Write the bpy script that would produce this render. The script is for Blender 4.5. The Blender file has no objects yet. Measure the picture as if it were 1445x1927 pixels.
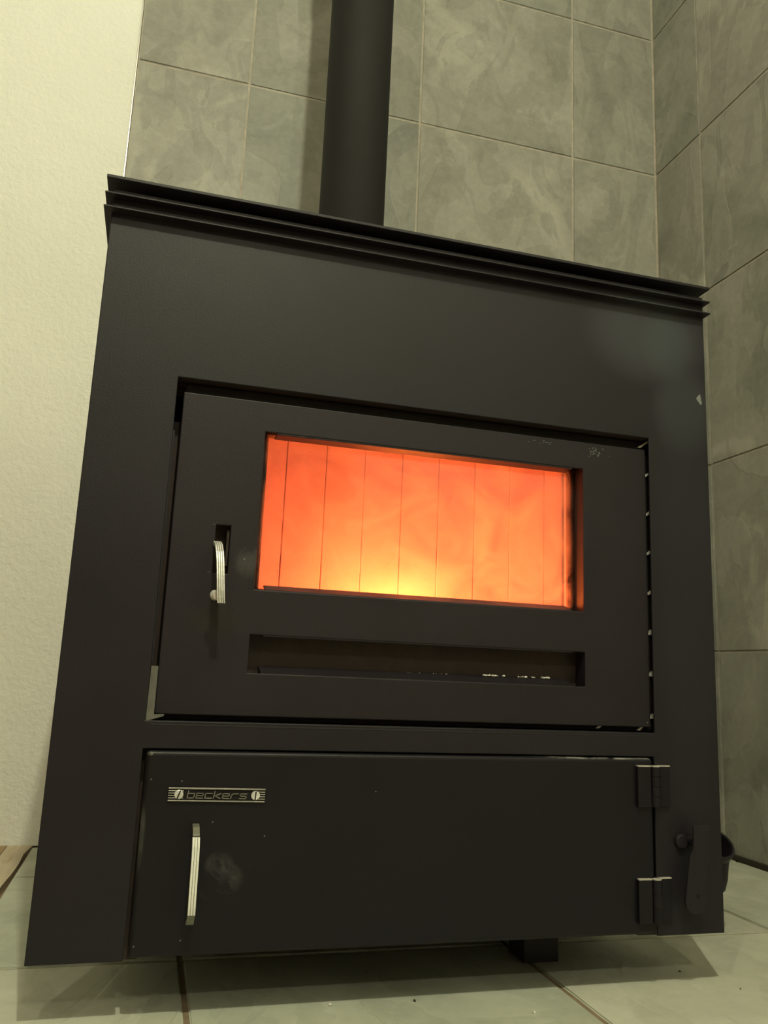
import bpy, bmesh, math, random
from mathutils import Vector, Matrix
random.seed(7)
S = bpy.context.scene
COL = S.collection
PI = math.pi

# ------------------------------------------------------------ camera, world, lights, exposure
cd = bpy.data.cameras.new('camera'); cam = bpy.data.objects.new('camera', cd); COL.objects.link(cam)
cd.sensor_fit = 'HORIZONTAL'; cd.sensor_width = 36; cd.lens = 36 * 1541.41 / 1445; cd.clip_start = .01
RT, UP, FW = Vector((.96163, -.27112, .04194)), Vector((-.09187, -.17417, .98042)), Vector((.25851, .94666, .19240))
m = Matrix((RT, UP, -FW)).transposed().to_4x4(); m.translation = Vector((0, -.857, .3291)); cam.matrix_world = m
S.camera = cam
w = bpy.data.worlds.new('world'); S.world = w; w.use_nodes = True
w.node_tree.nodes['Background'].inputs[0].default_value = (1, .95, .7, 1)
w.node_tree.nodes['Background'].inputs[1].default_value = .01
vs = S.view_settings; vs.view_transform = 'Standard'; vs.look = 'None'; vs.gamma = 1; vs.use_curve_mapping = False
vs.exposure = 0.0

def point(name, loc, power, color, r):
    l = bpy.data.lights.new(name, 'POINT'); l.energy = power; l.color = color; l.shadow_soft_size = r
    o = bpy.data.objects.new(name, l); COL.objects.link(o); o.location = loc; return o
WARM = (1, .99, .71)
point('ceiling_spot', (.08, -1.25, 2.33), 82, WARM, .022)
point('ceiling_spot', (.15, -2.9, 2.33), 38, WARM, .022)
point('ceiling_spot', (-.60, -1.30, 2.33), 22, WARM, .022)
# the fire itself, low behind the glass
point('fire_light', (.335, .25, .375), 6.0, (1, .20, .035), .03)
point('fire_light', (.25, .105, .358), 3.2, (1, .112, .048), .05)
point('fire_light', (.43, .105, .358), 2.6, (1, .112, .048), .05)

# ------------------------------------------------------------ materials
def mat(name, base, rough=.6, metal=0., spec=.5):
    x = bpy.data.materials.new(name); x.use_nodes = True
    b = x.node_tree.nodes['Principled BSDF']
    b.inputs['Base Color'].default_value = (*base, 1); b.inputs['Roughness'].default_value = rough
    b.inputs['Metallic'].default_value = metal; b.inputs['Specular IOR Level'].default_value = spec
    return x, x.node_tree, b
def N(nt, t, **k):
    n = nt.nodes.new(t)
    for a, b in k.items():
        if a.startswith('_'): n.inputs[a[1:].replace('_', ' ')].default_value = b
        else: setattr(n, a, b)
    return n
def ramp(nt, fac, stops, interp='LINEAR'):
    r = N(nt, 'ShaderNodeValToRGB'); r.color_ramp.interpolation = interp
    e = r.color_ramp.elements
    while len(e) < len(stops): e.new(.5)
    for q, (p, c) in zip(e, stops): q.position = p; q.color = (*c, 1) if len(c) == 3 else c
    nt.links.new(fac, r.inputs[0]); return r.outputs[0]
def mixc(nt, fac, a, b, blend='MIX'):
    x = N(nt, 'ShaderNodeMix', data_type='RGBA', blend_type=blend)
    for i, s in ((0, fac), (6, a), (7, b)):
        if hasattr(s, 'is_output'): nt.links.new(s, x.inputs[i])
        else: x.inputs[i].default_value = s if i == 0 else (*s, 1)
    return x.outputs[2]
def math_(nt, op, a, b=None):
    x = N(nt, 'ShaderNodeMath', operation=op)
    for i, s in enumerate((a, b)):
        if s is None: continue
        if hasattr(s, 'is_output'): nt.links.new(s, x.inputs[i])
        else: x.inputs[i].default_value = s
    return x.outputs[0]
def bump(nt, b, h, strength, dist):
    u = N(nt, 'ShaderNodeBump', _Strength=strength, _Distance=dist); nt.links.new(h, u.inputs['Height'])
    nt.links.new(u.outputs[0], b.inputs['Normal'])
def coords(nt, scale=(1, 1, 1), rnd=False):
    tc = N(nt, 'ShaderNodeTexCoord'); mp = N(nt, 'ShaderNodeMapping'); nt.links.new(tc.outputs['Object'], mp.inputs[0])
    mp.inputs['Scale'].default_value = scale
    if rnd:
        oi = N(nt, 'ShaderNodeObjectInfo'); v = N(nt, 'ShaderNodeCombineXYZ')
        for i, k in enumerate((13., 7., 29.)): nt.links.new(math_(nt, 'MULTIPLY', oi.outputs['Random'], k), v.inputs[i])
        nt.links.new(v.outputs[0], mp.inputs['Location'])
        return mp.outputs[0], oi.outputs['Random']
    return mp.outputs[0]
def noise(nt, vec, scale, detail=4, rough=.5, dist=0.):
    n = N(nt, 'ShaderNodeTexNoise', _Scale=scale, _Detail=detail, _Roughness=rough, _Distortion=dist)
    nt.links.new(vec, n.inputs['Vector']); return n.outputs[0]

def slate(name, dark, mid, light, rough=.5, vein=.18):
    """stone look tile: cloudy patches with stepped layers and thin pale veins, different on each tile"""
    x, nt, b = mat(name, mid, rough, spec=.35)
    vec, rnd = coords(nt, rnd=True)
    n1 = noise(nt, vec, 3.6, 6, .55, 1.1)
    c = ramp(nt, n1, [(.36, dark), (.5, mid), (.56, mid), (.66, light)])
    mp2 = N(nt, 'ShaderNodeMapping'); nt.links.new(vec, mp2.inputs[0]); mp2.inputs['Scale'].default_value = (1, 1, .55)
    n2 = noise(nt, mp2.outputs[0], 5.2, 3, .5, 1.6)
    n4 = ramp(nt, noise(nt, mp2.outputs[0], 7.5, 2, .5, 2.4), [(.555, (0, 0, 0)), (.575, (1, 1, 1))])
    step = ramp(nt, n2, [(.47, (0, 0, 0)), (.485, (1, 1, 1))])
    c = mixc(nt, math_(nt, 'MULTIPLY', step, .30), c, light)
    c = mixc(nt, math_(nt, 'MULTIPLY', n4, .35), c, dark)
    n3 = noise(nt, vec, 2.4, 5, .62, 1.6)
    line = math_(nt, 'ABSOLUTE', math_(nt, 'SUBTRACT', n3, .5))
    lv = ramp(nt, line, [(0, (1, 1, 1)), (.006, (0, 0, 0))])
    brk = ramp(nt, noise(nt, vec, 9, 2), [(.5, (0, 0, 0)), (.6, (1, 1, 1))])
    c = mixc(nt, math_(nt, 'MULTIPLY', math_(nt, 'MULTIPLY', lv, brk), vein), c, tuple(min(1, q * 1.5) for q in light))
    fine = noise(nt, vec, 60, 6, .7)
    c = mixc(nt, .25, c, ramp(nt, fine, [(.3, dark), (.7, light)]))
    tint = ramp(nt, rnd, [(0, (.93, .95, .93)), (1, (1.05, 1.03, 1.0))])
    c = mixc(nt, 1., c, tint, 'MULTIPLY')
    nt.links.new(c, b.inputs['Base Color'])
    h = math_(nt, 'ADD', math_(nt, 'MULTIPLY', step, .35), math_(nt, 'ADD', n1, math_(nt, 'MULTIPLY', fine, .15)))
    bump(nt, b, h, .5, .0025)
    return x

M = {}
M['wall_tile'] = slate('wall_tile_stone', (.200, .204, .182), (.288, .288, .256), (.44, .435, .39))
M['floor_tile'] = slate('floor_tile_stone', (.40, .425, .355), (.51, .535, .45), (.65, .67, .58), .45, .22)
def simple(key, base, rough=.6, metal=0., spec=.5, nscale=None, amp=.15, bmp=0., stretch=(1, 1, 1)):
    x, nt, b = mat(key, base, rough, metal, spec)
    if nscale:
        v = coords(nt, stretch); n = noise(nt, v, nscale, 5, .6)
        c = ramp(nt, n, [(.3, tuple(q * (1 - amp) for q in base)), (.7, tuple(min(1, q * (1 + amp)) for q in base))])
        nt.links.new(c, b.inputs['Base Color'])
        if bmp: bump(nt, b, n, .6, bmp)
    M[key] = x; return x, nt, b
simple('grout', (.44, .40, .33), .9, nscale=40, amp=.2, bmp=.001)
simple('floor_grout', (.26, .19, .12), .9, nscale=30, amp=.35, bmp=.001)
simple('dark_gap', (.03, .022, .014), .9, nscale=30)
simple('trim_metal', (.8, .8, .76), .3, 1., nscale=50)
simple('ceiling_paint', (.30, .26, .2), .9, nscale=40)
simple('room_paint', (.17, .15, .12), .9, nscale=40)
simple('rope', (.006, .004, .004), .95, nscale=300, amp=.4, bmp=.001)
simple('thread', (.72, .70, .66), .8, nscale=300)
simple('pale_bracket', (.12, .12, .105), .6, nscale=90, amp=.25)
simple('inner_iron', (.03, .018, .014), .7, nscale=60, amp=.3, bmp=.0006)
simple('nickel', (.48, .47, .44), .38, .85, nscale=120, amp=.25, bmp=.0002)
simple('dark_nickel', (.36, .35, .32), .4, .8, nscale=120)
simple('zinc', (.85, .85, .80), .38, .35, nscale=160, amp=.3, bmp=.0003)
simple('bare_steel', (.62, .58, .53), .5, .3, nscale=200, amp=.25)
simple('crumb', (.75, .73, .66), .9, nscale=200, amp=.2)
simple('chip', (.22, .24, .23), .7, nscale=200, amp=.3)
simple('chrome_glare', (.97, .98, .92), .35, .0, nscale=60, amp=.06, stretch=(1, 1, .1), bmp=.0002)  # chrome grip: the lamp's reflection is put in as near-white colour
simple('handle_end', (.22, .22, .17), .45, .4, nscale=60, amp=.2)  # darker tone for bent ends and grooves, shade put into the colour
simple('firebrick', (.74, .57, .56), .95, nscale=9, amp=.16, bmp=.0012)
simple('soot', (.006, .005, .005), .9, nscale=20)

# white plaster, fine roller texture and a dirty foot
x, nt, b = simple('plaster', (.84, .84, .80), .9)
v = coords(nt); n1 = noise(nt, v, 95, 3, .6); n2 = noise(nt, v, 28, 3, .5); n3 = noise(nt, v, 3, 3)
nt.links.new(ramp(nt, n3, [(.3, (.88, .89, .83)), (.7, (.94, .95, .90))]), b.inputs['Base Color'])
bump(nt, b, math_(nt, 'ADD', n1, math_(nt, 'MULTIPLY', n2, .8)), .7, .0035)

# stove paint: matt black, faint cloudiness, optional smears (dust, and painted-in haze and highlight) given as (x, z, rx, rz, amount)
def paint(key, base, rough, smears=()):
    x, nt, b = mat(key, base, rough, spec=.35)
    v = coords(nt); n = noise(nt, v, 7, 5, .6)
    c = ramp(nt, n, [(.3, tuple(q * .85 for q in base)), (.7, tuple(q * 1.18 for q in base))])
    fine = noise(nt, v, 420, 2, .6)
    sep = N(nt, 'ShaderNodeSeparateXYZ'); nt.links.new(v, sep.inputs[0])
    streak = ramp(nt, noise(nt, coords(nt, (1, 1, .6)), 34, 4, .6, .8), [(.42, (0, 0, 0)), (.62, (1, 1, 1))])
    for (sx, sz, rx, rz, amt, colr, br) in smears:
        dx = math_(nt, 'DIVIDE', math_(nt, 'SUBTRACT', sep.outputs[0], sx), rx)
        dz = math_(nt, 'DIVIDE', math_(nt, 'SUBTRACT', sep.outputs[2], sz), rz)
        d = math_(nt, 'ADD', math_(nt, 'MULTIPLY', dx, dx), math_(nt, 'MULTIPLY', dz, dz))
        f = ramp(nt, d, [(0, (1, 1, 1)), (1, (0, 0, 0))], 'EASE')
        if br: f = math_(nt, 'MULTIPLY', f, streak)
        c = mixc(nt, math_(nt, 'MULTIPLY', f, amt), c, colr)
    nt.links.new(c, b.inputs['Base Color'])
    bump(nt, b, fine, .25, .0006)
    nt.links.new(ramp(nt, n, [(.3, (rough - .05,) * 3), (.7, (rough + .06,) * 3)]), b.inputs['Roughness'])
    M[key] = x
BL = (.0130, .0112, .0160)
dust = (.16, .16, .15)
paint('stove_paint', BL, .5, [(.57, .765, .10, .075, .7, (.048, .054, .062), False), (.600, .755, .045, .055, .35, (.06, .078, .088), False), (.62, .67, .05, .07, .5, (.05, .062, .070), False), (.62, .45, .05, .35, .5, (.020, .023, .027), False)])  # bluish haze and sheen down the right side are put into the colour
paint('door_paint', (.0145, .0115, .0155), .5, [(.092, .437, .02, .02, .25, dust, True), (.06, .375, .035, .02, .5, (.02, .018, .012), False)])
paint('low_door_shaded_paint', (.0050, .0040, .0075), .5,  # darker black: the dimness low on the stove is put into its colour
      [(.083, .140, .016, .014, .35, dust, True), (.092, .127, .018, .016, .3, dust, True), (.075, .118, .012, .012, .2, dust, True),
       (.0065, .165, .005, .04, .45, dust, True), (.012, .2435, .014, .003, .7, (.5, .48, .42), True), (.5, .2455, .09, .002, .8, (.35, .35, .32), True)])  # last smear paints in the lit highlight along the top edge
paint('pipe_paint', (.010, .010, .009), .8)

# wood laminate
x, nt, b = simple('wood', (.36, .24, .13), .45)
v, rnd = coords(nt, (14, 1.2, 14), rnd=True)
n = noise(nt, v, 3, 5, .6, 1.5)
c = ramp(nt, n, [(.3, (.40, .28, .15)), (.5, (.56, .43, .26)), (.7, (.64, .50, .33))])
c = mixc(nt, 1., c, ramp(nt, rnd, [(0, (.55, .42, .30)), (1, (.75, .66, .56))]), 'MULTIPLY')
nt.links.new(c, b.inputs['Base Color'])
x, nt, b = simple('pale_wood', (.6, .5, .36), .5)
n = noise(nt, coords(nt, (14, 1.2, 14)), 3, 5, .6, 1.5)
nt.links.new(ramp(nt, n, [(.3, (.50, .39, .25)), (.5, (.62, .52, .38)), (.7, (.70, .60, .46))]), b.inputs['Base Color'])

# stove glass: thin clear pane with a light film of soot
x = bpy.data.materials.new('stove_glass'); x.use_nodes = True; nt = x.node_tree; nt.nodes.clear()
out = N(nt, 'ShaderNodeOutputMaterial'); tr = N(nt, 'ShaderNodeBsdfTransparent', _Color=(.97, .95, .93, 1))
gl = N(nt, 'ShaderNodeBsdfGlossy', _Roughness=.05, _Color=(1, 1, 1, 1)); lw = N(nt, 'ShaderNodeFresnel', _IOR=1.45)
df = N(nt, 'ShaderNodeBsdfTranslucent', _Color=(.8, .75, .7, 1))
mx = N(nt, 'ShaderNodeMixShader'); nt.links.new(lw.outputs[0], mx.inputs[0]); nt.links.new(tr.outputs[0], mx.inputs[1]); nt.links.new(gl.outputs[0], mx.inputs[2])
m2 = N(nt, 'ShaderNodeMixShader'); v = coords(nt)
nt.links.new(math_(nt, 'MULTIPLY', ramp(nt, noise(nt, v, 14, 5, .65, .8), [(.35, (0, 0, 0)), (.75, (1, 1, 1))]), .30), m2.inputs[0])
nt.links.new(mx.outputs[0], m2.inputs[1]); nt.links.new(df.outputs[0], m2.inputs[2]); nt.links.new(m2.outputs[0], out.inputs[0])
M['glass'] = x
x = bpy.data.materials.new('embers'); x.use_nodes = True; b = x.node_tree.nodes['Principled BSDF']
b.inputs['Base Color'].default_value = (.1, .03, .01, 1); b.inputs['Emission Color'].default_value = (1, .2, .03, 1); b.inputs['Emission Strength'].default_value = 4
M['embers'] = x

# ------------------------------------------------------------ mesh helpers
def obj(name, bm, m, parent=None, bevel=0, smooth=False, seg=2):
    me = bpy.data.meshes.new(name); bmesh.ops.recalc_face_normals(bm, faces=bm.faces); bm.to_mesh(me); bm.free()
    for q in (m if isinstance(m, (list, tuple)) else [m]): me.materials.append(M[q])
    o = bpy.data.objects.new(name, me); COL.objects.link(o)
    if parent: o.parent = parent
    if smooth:
        for p in me.polygons: p.use_smooth = True
    if bevel:
        k = o.modifiers.new('bevel', 'BEVEL'); k.width = bevel; k.segments = seg; k.limit_method = 'ANGLE'; k.angle_limit = math.radians(35)
        k.harden_normals = False
    return o
def tag(o, label=None, cat=None, group=None, kind=None):
    for k, q in (('label', label), ('category', cat), ('group', group), ('kind', kind)):
        if q: o[k] = q
    return o
def empty(name, loc, parent=None):
    o = bpy.data.objects.new(name, None); o.location = loc; o.empty_display_size = .05; COL.objects.link(o)
    if parent: o.parent = parent
    return o
def box(bm, x0, x1, y0, y1, z0, z1, mi=0):
    vs_ = [bm.verts.new((x, y, z)) for x in (x0, x1) for y in (y0, y1) for z in (z0, z1)]
    for f in ((0, 1, 3, 2), (4, 6, 7, 5), (0, 4, 5, 1), (2, 3, 7, 6), (0, 2, 6, 4), (1, 5, 7, 3)):
        bm.faces.new([vs_[i] for i in f]).material_index = mi
def B(*a):
    bm = bmesh.new(); box(bm, *a); return bm
def plate(x0, x1, z0, z1, y0, y1, holes):
    """upright plate facing -y with rectangular holes (x0,x1,z0,z1); one closed mesh"""
    xs = sorted({x0, x1, *[h[0] for h in holes], *[h[1] for h in holes]}); zs = sorted({z0, z1, *[h[2] for h in holes], *[h[3] for h in holes]})
    xs = [x for x in xs if x0 <= x <= x1]; zs = [z for z in zs if z0 <= z <= z1]
    bm = bmesh.new(); V = {}
    def g(i, j, k):
        if (i, j, k) not in V: V[i, j, k] = bm.verts.new((xs[i], (y0, y1)[k], zs[j]))
        return V[i, j, k]
    def solid(i, j):
        if not (0 <= i < len(xs) - 1 and 0 <= j < len(zs) - 1): return False
        cx, cz = (xs[i] + xs[i + 1]) / 2, (zs[j] + zs[j + 1]) / 2
        return not any(h[0] < cx < h[1] and h[2] < cz < h[3] for h in holes)
    for i in range(len(xs) - 1):
        for j in range(len(zs) - 1):
            if not solid(i, j): continue
            for k in (0, 1): bm.faces.new([g(i, j, k), g(i + 1, j, k), g(i + 1, j + 1, k), g(i, j + 1, k)])
            for (di, dj, a, b_) in ((-1, 0, (i, j), (i, j + 1)), (1, 0, (i + 1, j), (i + 1, j + 1)), (0, -1, (i, j), (i + 1, j)), (0, 1, (i, j + 1), (i + 1, j + 1))):
                if not solid(i + di, j + dj): bm.faces.new([g(*a, 0), g(*b_, 0), g(*b_, 1), g(*a, 1)])
    return bm
def poly(bm, pts, y0, y1, mi=0):
    """prism from an outline of (x, z) points between two depths"""
    a = [bm.verts.new((x, y0, z)) for x, z in pts]; b_ = [bm.verts.new((x, y1, z)) for x, z in pts]
    bm.faces.new(a).material_index = mi; bm.faces.new(b_[::-1]).material_index = mi
    for i in range(len(pts)):
        j = (i + 1) % len(pts); bm.faces.new([a[i], b_[i], b_[j], a[j]]).material_index = mi
def cyl(bm, p, q, r, n=32, r2=None, cap=True, mi=0):
    p, q = Vector(p), Vector(q); d = (q - p).normalized(); u = d.orthogonal().normalized(); v = d.cross(u); r2 = r if r2 is None else r2
    a = [bm.verts.new(p + r * (math.cos(t) * u + math.sin(t) * v)) for t in [2 * PI * i / n for i in range(n)]]
    c = [bm.verts.new(q + r2 * (math.cos(t) * u + math.sin(t) * v)) for t in [2 * PI * i / n for i in range(n)]]
    for i in range(n): bm.faces.new([a[i], a[(i + 1) % n], c[(i + 1) % n], c[i]]).material_index = mi
    if cap: bm.faces.new(a[::-1]).material_index = mi; bm.faces.new(c).material_index = mi
def lathe(bm, o, axis, prof, n=40):
    """prof: (distance along axis, radius)"""
    o, d = Vector(o), Vector(axis).normalized(); u = d.orthogonal().normalized(); v = d.cross(u); rings = []
    for (s, r) in prof: rings.append([bm.verts.new(o + s * d + r * (math.cos(2 * PI * i / n) * u + math.sin(2 * PI * i / n) * v)) for i in range(n)])
    for a, c in zip(rings, rings[1:]):
        for i in range(n): bm.faces.new([a[i], a[(i + 1) % n], c[(i + 1) % n], c[i]])
    return rings
def strip(bm, path, x0, x1, t, mi=0, dx=0.):
    """flat bar of thickness t following (y, z) path, from x0 to x1 across; dx shifts x along the path"""
    n = len(path); P = [Vector((0, y, z)) for y, z in path]; rows = []
    for i in range(n):
        d = (P[min(i + 1, n - 1)] - P[max(i - 1, 0)]).normalized(); nn = Vector((0, -d.z, d.y)) * t / 2
        s = dx * i / (n - 1)
        rows.append([bm.verts.new((x + s, (P[i] + k * nn).y, (P[i] + k * nn).z)) for x, k in ((x0, 1), (x1, 1), (x1, -1), (x0, -1))])
    for a, c in zip(rows, rows[1:]):
        for i in range(4): bm.faces.new([a[i], a[(i + 1) % 4], c[(i + 1) % 4], c[i]]).material_index = mi
    bm.faces.new(rows[0]).material_index = mi; bm.faces.new(rows[-1][::-1]).material_index = mi
def struct(name, bm, m, label=None, **k):
    return tag(obj(name, bm, m, **k), label, None, None, 'structure')

# ------------------------------------------------------------ room
YW, XW, FX = .7896, 1.132, -.172          # tile faces of the back and right wall, edge of the floor tiles
wb = struct('wall_back', B(-2.5, XW + .12, YW + .010, YW + .13, 0, 2.5), 'plaster', 'white roughcast plaster wall with grey stone tiles behind the stove')
wr = struct('wall_right', B(XW + .010, XW + .13, -4.2, YW + .010, 0, 2.5), 'plaster', 'right-hand wall clad in large grey stone tiles')
struct('wall_left', B(-2.6, -2.5, -4.2, YW + .13, 0, 2.5), 'room_paint')
struct('wall_front', B(-2.6, XW + .13, -4.3, -4.2, 0, 2.5), 'room_paint')
struct('ceiling', B(-2.6, XW + .13, -4.3, YW + .13, 2.5, 2.6), 'ceiling_paint')
fl = struct('floor', B(-2.6, XW + .13, -4.3, YW + .13, -.11, -.010), 'floor_grout', 'grey-green stone tiled floor with wooden boards at its left edge')
# grout beds (2 mm behind the tile faces)
G = .0022
def bed(name, bm, m, parent): return obj(name, bm, m, parent)
bed('grout_bed', B(-.1425, XW + .008, YW + G, YW + .0101, 0, 2.49), 'grout', wb)
bed('grout_bed', B(XW + G, XW + .0101, -.99, YW + .009, 0, 2.49), 'grout', wr)
bed('grout_bed', B(FX + .002, XW + .009, -1.03, YW + .0095, -.0101, -G), 'floor_grout', fl)
J = .0042
meshes = {}
def tile(parent, key, w_, h_, mk, name, loc, rot):
    """one tile; alike tiles share their mesh. local x across, local z up, face towards -y"""
    k = (key, round(w_, 4), round(h_, 4))
    if k not in meshes:
        bm = B(-w_ / 2, w_ / 2, 0, .0085, -h_ / 2, h_ / 2)
        ed = [e for e in bm.edges if all(abs(v_.co.y) < 1e-6 for v_ in e.verts)]
        bmesh.ops.bevel(bm, geom=ed, offset=.0016, segments=2, affect='EDGES')
        me = bpy.data.meshes.new(name); bmesh.ops.recalc_face_normals(bm, faces=bm.faces); bm.to_mesh(me); bm.free(); me.materials.append(M[mk]); meshes[k] = me
    o = bpy.data.objects.new(name, meshes[k]); COL.objects.link(o); o.parent = parent
    o.location = loc; o.rotation_euler = (rot[0] + random.uniform(-.0012, .0012), rot[1], rot[2] + random.uniform(-.0012, .0012)); return o
cx_ = [-.1425, .0966, .4966, .8966, XW - .001]; rz_ = [0.003, .4, .8, 1.2035, 1.6035, 2.0, 2.4]
for a, c in zip(cx_, cx_[1:]):
    for d, e in zip(rz_, rz_[1:]):
        tile(wb, 'w', c - a - J, e - d - J, 'wall_tile', 'wall_tile', ((a + c) / 2, YW, (d + e) / 2), (0, 0, 0))
ry_ = [YW - .001, .6126, .2126, -.1874, -.5874, -.9874]
for a, c in zip(ry_, ry_[1:]):
    for d, e in zip(rz_, rz_[1:]):
        tile(wr, 'w', a - c - J, e - d - J, 'wall_tile', 'wall_tile', (XW, (a + c) / 2, (d + e) / 2), (0, 0, -PI / 2))
fx_ = [FX, .0648, .4666, .867, XW]; fy_ = [YW, .5735, .1735, -.2265, -.6265, -1.0265]
for a, c in zip(fx_, fx_[1:]):
    for d, e in zip(fy_, fy_[1:]):
        tile(fl, 'f', c - a - .006, d - e - .006, 'floor_tile', 'floor_tile', ((a + c) / 2, (d + e) / 2, 0), (-PI / 2, 0, 0))
# wooden boards left of the tiles: they run towards the back wall, ragged cut edge next to the tiles
bx = [FX - .003, -.2115, -.35, -.49, -.63, -.77, -.91, -1.05, -1.19, -1.33, -1.47, -1.61, -1.75, -1.89, -2.03, -2.17, -2.31, -2.5]
for i, (a, c) in enumerate(zip(bx, bx[1:])):
    bm = bmesh.new()
    if i == 0:
        n = 26; L = []
        for k in range(n + 1):
            y = -1.03 + (YW + .008 + 1.03) * k / n
            L.append((a + .0022 * math.sin(y * 23) + .0012 * math.sin(y * 71) + (.006 if y > .74 else 0), y))
        top = [(c + .0006, L[0][1])] + L + [(c + .0006, L[-1][1])]
        u = [bm.verts.new((x, y, .0015)) for x, y in top]; d = [bm.verts.new((x, y, -.0098)) for x, y in top]
        bm.faces.new(u); bm.faces.new(d[::-1])
        for k in range(len(u)): bm.faces.new([u[k], d[k], d[(k + 1) % len(u)], u[(k + 1) % len(u)]])
    else: box(bm, c + .0006, a - .0006, -4.19, YW + .009, -.0098, .0015)
    obj('floorboard', bm, 'wood' if i else 'pale_wood', fl, bevel=.0004 if i else 0)
xx = -.21
while xx < XW - .01:
    x2 = min(xx + .14, XW + .005); obj('floorboard', B(xx + .0006, x2 - .0006, -4.19, -1.032, -.0098, .0015), 'wood', fl); xx = x2
struct('trim_1', B(-.1462, -.1432, YW - .0012, YW + .0101, .004, 2.49), 'trim_metal', 'thin bright metal strip along the left edge of the wall tiles', bevel=.0006)
struct('baseboard_right', B(XW - .006, XW + .0005, -.98, YW - .002, .0005, .011), 'dark_gap', 'dark sealing strip where the right wall meets the floor', bevel=.002)
struct('baseboard_back', B(-.14, XW - .008, YW - .006, YW + .0005, .0005, .008), 'dark_gap', bevel=.002)

# ------------------------------------------------------------ the stove
st = tag(empty('wood_stove', (0, 0, 0)), 'black steel wood stove with glowing orange window, standing before the grey tiled wall', 'stove')
XL, XR, ZB, ZT = -.0836, .6550, .0562, .8300
fp = obj('front_panel', plate(XL, XR, ZB, ZT, 0, .003, [(.0016, .5700, .2738, .6280), (.0016, .5682, ZB - .01, .2473)]), 'stove_paint', st, bevel=.0009)
# folded side edges of the front panel and the folded rims of its openings
for n_, a in (('side_flange', (XL + .0005, XL + .003, .003, .022, ZB + .004, ZT - .03)), ('side_flange', (XR - .003, XR + .0006, .003, .022, ZB + .006, ZT - .03))):
    obj(n_, B(*a), 'stove_paint', fp)
bm = bmesh.new()
box(bm, -.0015, .0012, .003, .034, .262, .64); box(bm, .5792, .5815, .003, .034, .262, .64)
box(bm, -.0015, .578, .003, .034, .6290, .6315); box(bm, -.0015, .578, .003, .034, .2700, .2725)
obj('door_reveal', bm, 'inner_iron', fp)
obj('opening_lip', B(.0018, .5698, -.0002, .0110, .2655, .2739), 'stove_paint', fp, bevel=.0040, seg=4)
obj('edge_strip', B(.0012, .0036, .0035, .0065, .33, .57), 'stove_paint', fp, bevel=.0005)
bm = bmesh.new(); poly(bm, [(.0016, .2732), (.0030, .2732), (.0185, .2780), (.0185, .2800), (.0090, .2795), (.0090, .3262), (.0022, .3262)], .0012, .0045)
tag(obj('corner_bracket', bm, 'pale_bracket', fp, bevel=.0003), 'pale grey corner bracket')
# shell behind the panel
bm = bmesh.new()
X0, X1, Y0, Y1, Z0, Z1 = -.020, .624, .0032, .415, .062, .800
box(bm, X0, X0 + .004, Y0 + .03, Y1, Z0, Z1); box(bm, X1 - .004, X1, Y0 + .03, Y1, Z0, Z1)
box(bm, X0, X1, Y0 + .03, Y1, Z0, Z0 + .004); box(bm, X0, X1, Y0 + .03, Y1, Z1 - .004, Z1); box(bm, X0, X1, Y1 - .004, Y1, Z0, Z1)
box(bm, X0, X1, .040, .044, .59, Z1)                      # front of the shell over the door
box(bm, X0, .060, .040, .044, Z0, .62); box(bm, .540, X1, .040, .044, Z0, .62)
box(bm, .06, .54, .040, .044, Z0, .398)
box(bm, -.014, .0140, .0205, .0235, .0515, .252); box(bm, .5560, .580, .0205, .0235, .0515, .252)  # strips added behind the lower door gaps to stop light leaking through
obj('stove_body', bm, 'inner_iron', st)
for (lx, ly) in ((.457, .105), (.06, .22), (.457, .34), (.06, .34)):
    bm = B(lx, lx + .045, ly, ly + .045, 0, Z0 + .0005)
    obj('leg', bm, 'stove_paint', st, bevel=.001)
# three stacked hot air plates over the panel
for (z, y1, th) in ((.8025, .12, .0020), (.8185, .12, .0020), (.8365, .43, .0036)):
    obj('air_plate', B(-.0913, .6583, -.0110, y1, z, z + th), 'stove_paint', st, bevel=.0005)
bm = bmesh.new(); box(bm, .0, .56, .075, .40, .8002, .8363); 
for sx in (-.06, .60): box(bm, sx, sx + .02, .055, .07, .8005, .8363)
obj('air_outlet_box', bm, 'soot', st)
# firebox lining
fb = empty('firebox', (0, 0, 0), st)
YB_ = .30; k0 = .166 - .0588 * 3
k = 0
while k0 + .0588 * k < .60:
    a = k0 + .0588 * k; dy = random.uniform(-.0005, .0005)
    obj('firebrick', B(max(a + .0005, -.0125), min(a + .0583, .609), YB_ + dy, YB_ + .03, .345, .74), 'firebrick', fb, bevel=.0009)
    k += 1
for sx in (-.0135, .6102):
    for j in range(4): obj('firebrick', B(*( (sx - .002, sx) if sx < 0 else (sx, sx + .0085)), .05 + .0615 * j, .05 + .0615 * j + .0605, .345, .74), 'firebrick', fb, bevel=.0008)
obj('hearth_slab', B(-.012, .609, .046, .33, .325, .344), 'soot', fb)
obj('baffle', B(-.012, .609, .046, .33, .742, .75), 'soot', fb)
bm = bmesh.new()
for i in range(60):
    r = random.uniform(.006, .013); bmesh.ops.create_icosphere(bm, subdivisions=1, radius=r, matrix=Matrix.Translation((random.uniform(.15, .5), random.uniform(.10, .25), .344 + r * .7)) @ Matrix.Scale(.6, 4, (0, 0, 1)))
tag(obj('ember_bed', bm, 'embers', fb), 'glowing orange embers', kind='stuff')

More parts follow.
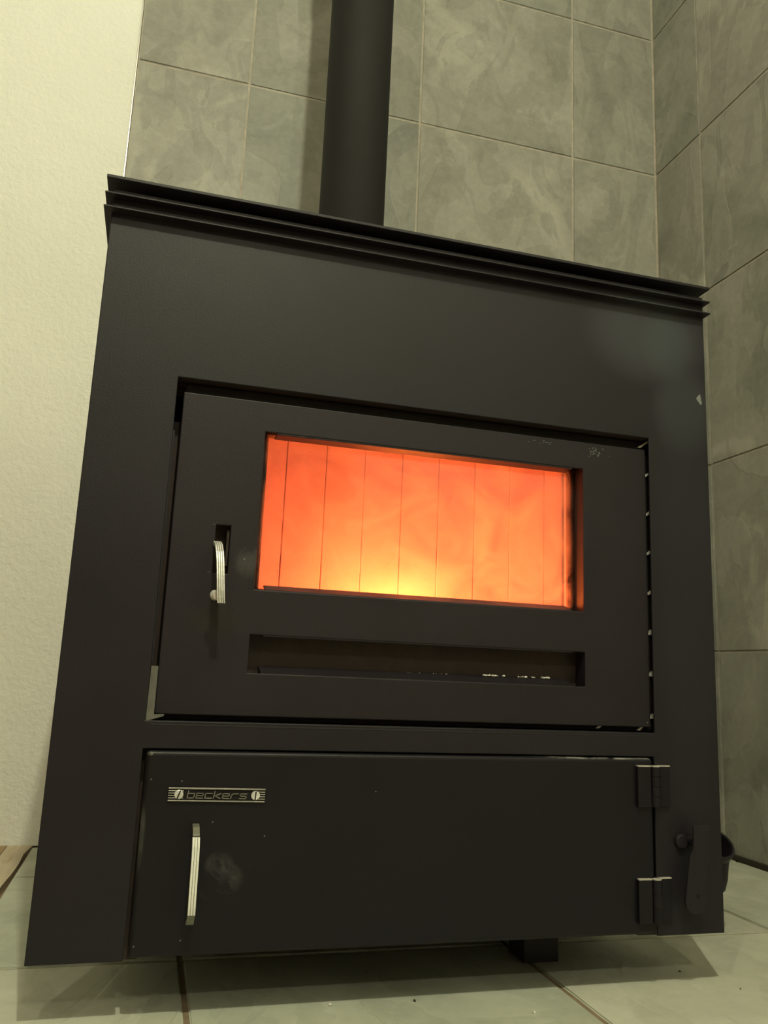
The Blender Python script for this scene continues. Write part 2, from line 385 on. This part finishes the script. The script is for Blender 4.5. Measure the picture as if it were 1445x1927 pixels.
# main door
DX0, DX1, DZ0, DZ1, DY = .0092, .5692, .2797, .6146, .0070
WX0, WX1, WZ0, WZ1 = .0988, .4832, .4090, .5810
SX0, SX1, SZ0, SZ1 = .0978, .4846, .3230, .3622
KX0, KX1, KZ0, KZ1 = .0543, .0695, .4234, .4742
md = obj('main_door', plate(DX0, DX1, DZ0, DZ1, DY, DY + .003, [(WX0, WX1, WZ0, WZ1), (SX0, SX1, SZ0, SZ1), (KX0, KX1, KZ0, KZ1)]), 'door_paint', st, bevel=.0010)
bm = bmesh.new()
for a in ((DX0, DX0 + .0025, DZ0, DZ1), (DX1 - .0025, DX1, DZ0, DZ1), (DX0, DX1, DZ0, DZ0 + .0025), (DX0, DX1, DZ1 - .0025, DZ1)): box(bm, a[0], a[1], DY + .0028, .030, a[2], a[3])
obj('door_edge', bm, 'door_paint', md)
def flap(name, x0, x1, ya, za, yb, zb, t=.0022, m_='door_paint'):
    bm = bmesh.new(); strip(bm, [(ya, za), (ya + .0012, za + (zb - za) * .05), (yb, zb)], x0, x1, t); return obj(name, bm, m_, md, bevel=.0006)
flap('window_flap', WX0 + .0125, .4690, DY + .0006, WZ1 - .0006, .0275, WZ1 - .0010)
flap('window_flap', WX0 + .0115, .4690, DY + .0004, WZ0 - .0006, .0280, WZ0 + .0062)
flap('slot_flap', SX0 + .0135, .4690, DY + .0006, SZ1 - .0004, .0275, SZ1 + .0005)
flap('slot_flap', SX0 + .0135, .4690, DY + .0004, SZ0 - .0008, .0295, SZ0 + .0068)
for (a, c, z0, z1) in ((WX0, WX1, WZ0, WZ1), (SX0, SX1, SZ0, SZ1)):
    for p_ in (a - .0022, c): obj('side_reveal', B(p_, p_ + .0022, DY + .002, .0285, z0 - .002, z1 + .002), 'door_paint', md)
obj('slot_back', B(SX0 - .004, SX1 + .004, .0305, .033, SZ0 - .006, SZ1 + .01), 'inner_iron', md)
bm = bmesh.new()
box(bm, KX0 - .003, KX0 - .001, DY + .003, .028, KZ0 - .004, KZ1 + .004); box(bm, KX1 + .001, KX1 + .003, DY + .003, .028, KZ0 - .004, KZ1 + .004)
box(bm, KX0 - .003, KX1 + .003, .027, .029, KZ0 - .004, KZ1 + .004); box(bm, .0665, .0690, .012, .026, .432, .470)
obj('latch_box', bm, 'inner_iron', md)
# inner frame with rounded opening, behind the glass
def ring_frame(x0, x1, z0, z1, r_, ox, oz, y0, y1):
    """rectangle (x0..z1) grown outwards by ox/oz with a rounded-corner hole"""
    bm = bmesh.new(); inn = []; n = 8
    for (cx, cz, a0, r) in ((x1 - r_, z1 - r_, 0, r_), (x0 + .001, z1 - .001, 90, .001), (x0 + .001, z0 + .001, 180, .001), (x1 - r_ * .5, z0 + r_ * .5, 270, r_ * .5)):
        for i in range(n + 1):
            t = math.radians(a0 + 90 * i / n); inn.append((cx + r * math.cos(t), cz + r * math.sin(t)))
    mx_, mz_ = (x0 + x1) / 2, (z0 + z1) / 2; outp = []
    for (x, z) in inn: outp.append((x1 + ox if x > mx_ else x0 - ox, z1 + oz if z > mz_ else z0 - oz))
    R_ = [[bm.verts.new((p[0], y, p[1])) for p in pts] for pts, y in ((inn, y0), (inn, y1), (outp, y1), (outp, y0))]
    L = len(inn)
    for a in range(4):
        A, C_ = R_[a], R_[(a + 1) % 4]
        for i in range(L):
            q = [A[i], A[(i + 1) % L], C_[(i + 1) % L], C_[i]]
            try: bm.faces.new(q)
            except ValueError: pass
    bmesh.ops.remove_doubles(bm, verts=bm.verts, dist=1e-6); return bm
obj('glass_frame', ring_frame(.1058, .4765, .4125, .5830, .010, .03, .025, .0335, .0385), 'inner_iron', md)
obj('glass_gasket', ring_frame(.1042, .4785, .4105, .5850, .008, .014, .012, .0312, .0333), 'rope', md)
obj('window_glass', B(.096, .487, .0285, .0308, .402, .590), 'glass', md)
# rope gasket around the door with its pale tracer thread
dg = obj('door_gasket', plate(.0105, .5788, .2745, .6275, .0150, .0260, [(.0200, .5660, .2880, .6100)]), 'rope', st, bevel=.003)
dg.name = 'door_gasket'
fx = [(.5712, .6235, 35, .0085), (.5752, .5850, 35, .0055), (.5756, .5357, 38, .0052), (.5758, .4867, 40, .0045), (.5757, .4379, 42, .0042), (.5758, .3901, 60, .0035), (.5760, .3412, 62, .0035), (.5763, .2921, 70, .0030), (.5600, .2785, 40, .0045), (.5060, .2790, 35, .0040)]
for (x, z, a, l) in fx:
    bm = bmesh.new(); c, s = math.cos(math.radians(a)), math.sin(math.radians(a)); t = .0021
    poly(bm, [(-l * c - t, -l * s), (-l * c + t, -l * s), (l * c + t, l * s), (l * c - t, l * s)], -.0006, .002)
    o = obj('tracer_thread', bm, 'thread', dg); o.location = (x, .0130, z)
# latch lever: ridged plated bar coming out of the key slot and hanging down
lv = empty('latch_lever', (0, 0, 0), md)
path = [(.020, .4560), (.004, .4545), (-.008, .4500), (-.0165, .4420), (-.0225, .4310), (-.0260, .4180), (-.0275, .4060), (-.0280, .3955), (-.0265, .3905)]
bm = bmesh.new()
for i in range(4): strip(bm, path, .0518 + .0021 * i, .0518 + .0021 * i + .0015, .0038, 0, .0075)
strip(bm, path, .0522, .0596, .0020, 1, .0075)
obj('lever_bar', bm, ['zinc', 'handle_end'], lv, bevel=.0003)
bm = bmesh.new(); cyl(bm, (.0560, -.0160, .3985), (.0592, -.0200, .3985), .0052, 20); cyl(bm, (.0585, .0075, .3985), (.0585, -.016, .3985), .0022, 14)
obj('lever_rivet', bm, 'zinc', lv, bevel=.0005)

# lower (ash) door
ld = obj('lower_door', B(.0058, .5645, -.0035, .020, .0592, .2456), 'low_door_shaded_paint', st, bevel=.0042, seg=4)
lh = empty('bow_handle', (0, 0, 0), ld)
hp = [(-.0240, .1695), (-.0262, .1620), (-.0272, .1500), (-.0272, .1200), (-.0262, .1080), (-.0245, .1012)]
bm = bmesh.new()
strip(bm, hp, .0540, .0612, .0026, 1, .0012)
for i in range(3): strip(bm, [(y - .0010, z) for y, z in hp], .0542 + .00245 * i, .0542 + .00245 * i + .0020, .0020, 0, .0012)
tag(obj('grip', bm, ['chrome_glare', 'handle_end'], lh, bevel=.0004), 'ridged chrome grip bar with lamp glare painted white')
bm = bmesh.new(); strip(bm, [(-.0035, .1765), (-.0150, .1750), (-.0240, .1697)], .0543, .0609, .0040); obj('handle_foot', bm, 'handle_end', lh, bevel=.0006)
bm = bmesh.new(); strip(bm, [(-.0245, .1012), (-.0160, .0925), (-.0035, .0890)], .0552, .0622, .0040); obj('handle_foot', bm, 'handle_end', lh, bevel=.0006)

# name plate with raised letters between rails, and two slotted screws
npz = empty('name_plate', (0, 0, 0), st)
PX, PZ, PW, PH = .07585, .2050, .0936, .0128
npz.location = (PX, -.0036, PZ); npz.rotation_euler = (0, math.radians(.7), 0)
bm = B(-PW / 2, PW / 2, -.0012, 0, -PH / 2, PH / 2)
obj('plate_back', bm, 'soot', npz)
bm = bmesh.new()
box(bm, -PW / 2, PW / 2, -.0024, -.001, PH / 2 - .0014, PH / 2); box(bm, -PW / 2, PW / 2, -.0024, -.001, -PH / 2, -PH / 2 + .0011)
for s in (-1, 1):
    for j in range(4):
        z = -PH / 2 + .0026 + j * .0022; xa, xb = (-PW / 2, -PW / 2 + .0145) if s < 0 else (PW / 2 - .0125, PW / 2)
        box(bm, xa, xb, -.0022, -.001, z, z + .0008)
obj('rail', bm, 'nickel', npz, bevel=.0002)
LET = {'b': [[(0, 1.45), (0, 0), (1, 0), (1, .95), (.1, .95)]], 'e': [[(0, .5), (1, .5), (1, 1), (0, 1), (0, 0), (1.05, 0)]], 'c': [[(1, 1), (0, 1), (0, 0), (1.05, 0)]],
       'k': [[(0, 1.45), (0, 0)], [(1, 1), (.15, .52), (1, 0)]], 'r': [[(0, 0), (0, .7), (.3, 1), (1, 1)]], 's': [[(1, 1), (0, 1), (0, .52), (1, .52), (1, 0), (0, 0)]]}
bm = bmesh.new(); h, wl, adv, t = .0045, .0062, .0084, .0008; x = -.0288
for ch in 'beckers':
    for pl in LET[ch]:
        pts = [(x + px * wl + pz * h * .18, -.0032 + pz * h) for px, pz in pl]
        for p, q in zip(pts, pts[1:]):
            d = Vector((q[0] - p[0], q[1] - p[1])).normalized() * t / 2; n = Vector((-d.y, d.x))
            p_, q_ = Vector(p) - d, Vector(q) + d
            poly(bm, [tuple(p_ + n), tuple(p_ - n), tuple(q_ - n), tuple(q_ + n)], -.0024, -.0010)
    x += adv
obj('lettering', bm, 'dark_nickel', npz)
for s in (-.0368, .0372):
    bm = bmesh.new(); cyl(bm, (s, -.001, 0), (s, -.0036, 0), .0043, 24); obj('screw', bm, 'zinc', npz, bevel=.0007)
    bm = B(-.0006, .0006, -.0005, .0003, -.0040, .0040); sl = obj('screw_slot', bm, 'soot', npz); sl.location = (s, -.0036, 0); sl.rotation_euler = (0, math.radians(18 if s < 0 else 3), 0)

# hinges of the lower door
for (z0, z1, dx) in ((.1932, .2372, 0.), (.0716, .1166, -.001)):
    hg = empty('hinge', (0, 0, 0), ld)
    bm = B(.5415 + dx, .5585 + dx, -.0085, -.0030, z0, z1); obj('leaf', bm, 'low_door_shaded_paint', hg, bevel=.0006)
    bm = B(.5660 + dx, .5862 + dx, -.0040, -.0001, z0, z1); obj('leaf', bm, 'low_door_shaded_paint', hg, bevel=.0006)
    n = 4 if dx == 0 else 3
    bm = bmesh.new()
    for i in range(n):
        a = z0 + (z1 - z0) * i / n; b_ = z0 + (z1 - z0) * (i + 1) / n
        cyl(bm, (.5655 + dx, -.0055, a + .0002), (.5655 + dx, -.0055, b_ - .0002), .0062, 24)
    obj('knuckle', bm, 'low_door_shaded_paint', hg, bevel=.0004)
    bm = bmesh.new(); box(bm, .5420 + dx, .5583 + dx, -.0083, -.0036, z1 - .0002, z1 + .0010); box(bm, .5600 + dx, .5860 + dx, -.0040, -.0004, z1 - .0002, z1 + .0009)
    cyl(bm, (.5655 + dx, -.0055, z1 - .0003), (.5655 + dx, -.0055, z1 + .0009), .0056, 20)
    tag(obj('worn_edge', bm, 'bare_steel', hg), 'bare worn top edge')
obj('tracer_thread', B(.5650, .5683, .0060, .0075, .0645, .0700), 'thread', st)

# air lever on the right foot
al = empty('air_lever', (0, 0, 0), st)
bm = bmesh.new(); pts = [(.6065, .1753), (.6240, .1753), (.6250, .1735), (.6205, .1250), (.6178, .0965)]
for i in range(9):
    t = math.radians(-5 - 170 * i / 8); pts.append((.6045 + .0130 * math.cos(t), .0950 + .0125 * math.sin(t)))
pts += [(.5915, .0965), (.5950, .1200), (.5985, .1420), (.6035, .1500), (.6045, .1735)]
poly(bm, pts, -.0195, -.0165)
o = obj('lever_blade', bm, 'stove_paint', al, bevel=.0007)
bm = bmesh.new(); cyl(bm, (.6078, -.0190, .1012), (.6078, -.01985, .1012), .0027, 18); obj('pin_hole', bm, 'soot', al)
bm = bmesh.new(); cyl(bm, (.5990, -.0002, .1560), (.5990, -.0060, .1560), .0078, 24); obj('bolt_head', bm, 'stove_paint', al, bevel=.0022)
bm = bmesh.new(); cyl(bm, (.6120, -.0002, .1560), (.6120, -.0170, .1560), .0050, 20); obj('pivot', bm, 'stove_paint', al)

# round cup-shaped air inlet showing behind the right edge
ai = empty('air_inlet', (0, 0, 0), st)
bm = bmesh.new(); rings = []; n = 36
prof = [((.1760, .1000), 42, .0), ((.1760, .1000), 42, .0195), ((.1512, .1205), 42, .0205), ((.1500, .1215), 42, .0212), ((.1500, .1215), 42, .0240), ((.1512, .1205), 42, .0247),
        ((.1590, .1130), 40, .0247), ((.1593, .1126), 40, .0234), ((.1640, .1010), 26, .0236), ((.1670, .0880), 12, .0236), ((.1680, .0740), 2, .0230), ((.1680, .0600), 0, .0195), ((.1680, .0520), 0, .012), ((.1680, .0500), 0, .0)]
for (yz, tilt, rad) in prof:                       # rings whose normal turns from facing forward-up to vertical
    t = math.radians(tilt); u = Vector((1, 0, 0)); v_ = Vector((0, math.cos(t), math.sin(t)))
    rings.append([bm.verts.new(Vector((.7625, *yz)) + rad * (math.cos(2 * PI * k / n) * u + math.sin(2 * PI * k / n) * v_)) for k in range(n)])
for a, c in zip(rings, rings[1:]):
    for k in range(n): bm.faces.new([a[k], a[(k + 1) % n], c[(k + 1) % n], c[k]])
bmesh.ops.remove_doubles(bm, verts=bm.verts, dist=1e-6)
obj('inlet_cup', bm, 'stove_paint', ai)
bm = bmesh.new(); cyl(bm, (.62, .176, .078), (.755, .176, .078), .012, 24); obj('inlet_tube', bm, 'stove_paint', ai, smooth=False)

# paint chips and marks with a shape of their own
bm = bmesh.new()
def chip(x, z, pts, y): poly(bm, [(x + a, z + c) for a, c in pts], y - .0003, y + .0004)
chip(.6440, .6900, [(0, -.006), (.003, -.009), (.0045, -.0065), (.002, .006), (-.004, -.001)], 0)
obj('paint_chip', bm, 'chip', fp)
bm = bmesh.new()
for i in range(26):
    x = .4985 + random.gauss(0, .008); z = .6035 + random.gauss(0, .0045); a = random.uniform(0, PI); l = random.uniform(.0008, .0022)
    chip(x, min(z, .612), [(l * math.cos(a), l * math.sin(a)), (-.0003, .0003), (-l * math.cos(a), -l * math.sin(a)), (.0002, -.0004)], DY)
for i in range(9): chip(.405 + random.uniform(0, .04), .6085 + random.gauss(0, .001), [(.0012, 0), (0, .0003), (-.001, 0), (0, -.0003)], DY)
for (x, z) in ((.1215, .4300), (.0860, .4400), (.5700, .285)):
    chip(min(x, .565), z, [(.0008, .0), (0, .0010), (-.0007, 0), (0, -.0009)], DY)
for s in (-1, 1): chip(.054 if s > 0 else .052, .4742 if s > 0 else .4240, [(-.004, .0004), (-.0005, .0002), (-.0005, -.0003)], DY)
tag(obj('paint_chip', bm, 'chip', md), 'small pale scratches and chips', kind='stuff')
bm = bmesh.new()
for (x, z) in ((.2370, .2085), (.0410, .2175), (.0735, .1795), (.0120, .2190), (.0060 + .004, .0700), (.125, .166), (.0520, .0735), (.0096, .2440), (.0130, .2438), (.0180, .2437)):
    chip(x, z, [(.0009, 0), (0, .0008), (-.0008, 0), (0, -.0009)], -.0035)
tag(obj('paint_chip', bm, 'chip', ld), 'tiny pale paint specks', kind='stuff')
# flue pipe, standing in the top of the stove
bm = bmesh.new(); prof = [(0, .0515), (1.10, .0515), (1.10, .0540), (1.16, .0540), (1.16, .0515), (1.6595, .0515)]
lathe(bm, (.2421, .30, .8402), (0, 0, 1), prof, 64)
o = obj('flue_pipe', bm, 'pipe_paint', None, smooth=True); k = o.modifiers.new('e', 'EDGE_SPLIT')
tag(o, 'matt dark grey round flue pipe rising from the stove top', 'flue pipe')

# crumbs
def crumbs(name, pts, rmax, label, cat, m_='crumb'):
    bm = bmesh.new()
    for (x, y, z) in pts:
        r = random.uniform(.45, 1) * rmax; mt = Matrix.Translation((x, y, z + r * .6)) @ Matrix.Rotation(random.uniform(0, 3), 4, 'Z') @ Matrix.Diagonal((1, random.uniform(.6, 1), random.uniform(.5, .8), 1))
        g = bmesh.ops.create_icosphere(bm, subdivisions=1, radius=r, matrix=mt)
        for v_ in g['verts']: v_.co += Vector([random.uniform(-.2, .2) * r for _ in range(3)])
    return tag(obj(name, bm, m_), label, cat, None, 'stuff')
pts = [(random.gauss(.378, .008), .0265 + random.uniform(-.002, .002), .3302) for _ in range(26)] + [(random.choice((.414, .418, .428, .441, .447)) + random.gauss(0, .002), .0265 + random.uniform(-.002, .001), .3302) for _ in range(24)]
crumbs('ash_crumbs', pts, .0019, 'small heap of white crumbs lying in the long slot under the window', 'crumbs')
pts = [(random.uniform(.27, .36), .027, .3302) for _ in range(9)]
crumbs('ash_dust', pts, .0007, 'sparse pale specks along the slot left of the white crumbs', 'crumbs')
for (x, y, r, l) in ((.2054, .0195, .0022, 'pale crumb on the floor tiles in front of the stove, leftmost pale one'), (.4039, -.0313, .0020, 'pale crumb near the brown floor joint in front of the stove'),
                     (.6307, .0513, .0022, 'dark speck in the floor shadow below the right stove foot'), (.2931, .0164, .0018, 'dark crumb on the floor tile left of the brown joint'),
                     (.6661, -.0086, .0018, 'tiny dark speck on the lit floor tile at the far right')):
    dark = 'dark' in l
    o = crumbs('floor_crumb', [(x, y, 0)], r, l, 'crumb', 'dark_gap' if dark else 'crumb'); o['kind'] = 'thing'
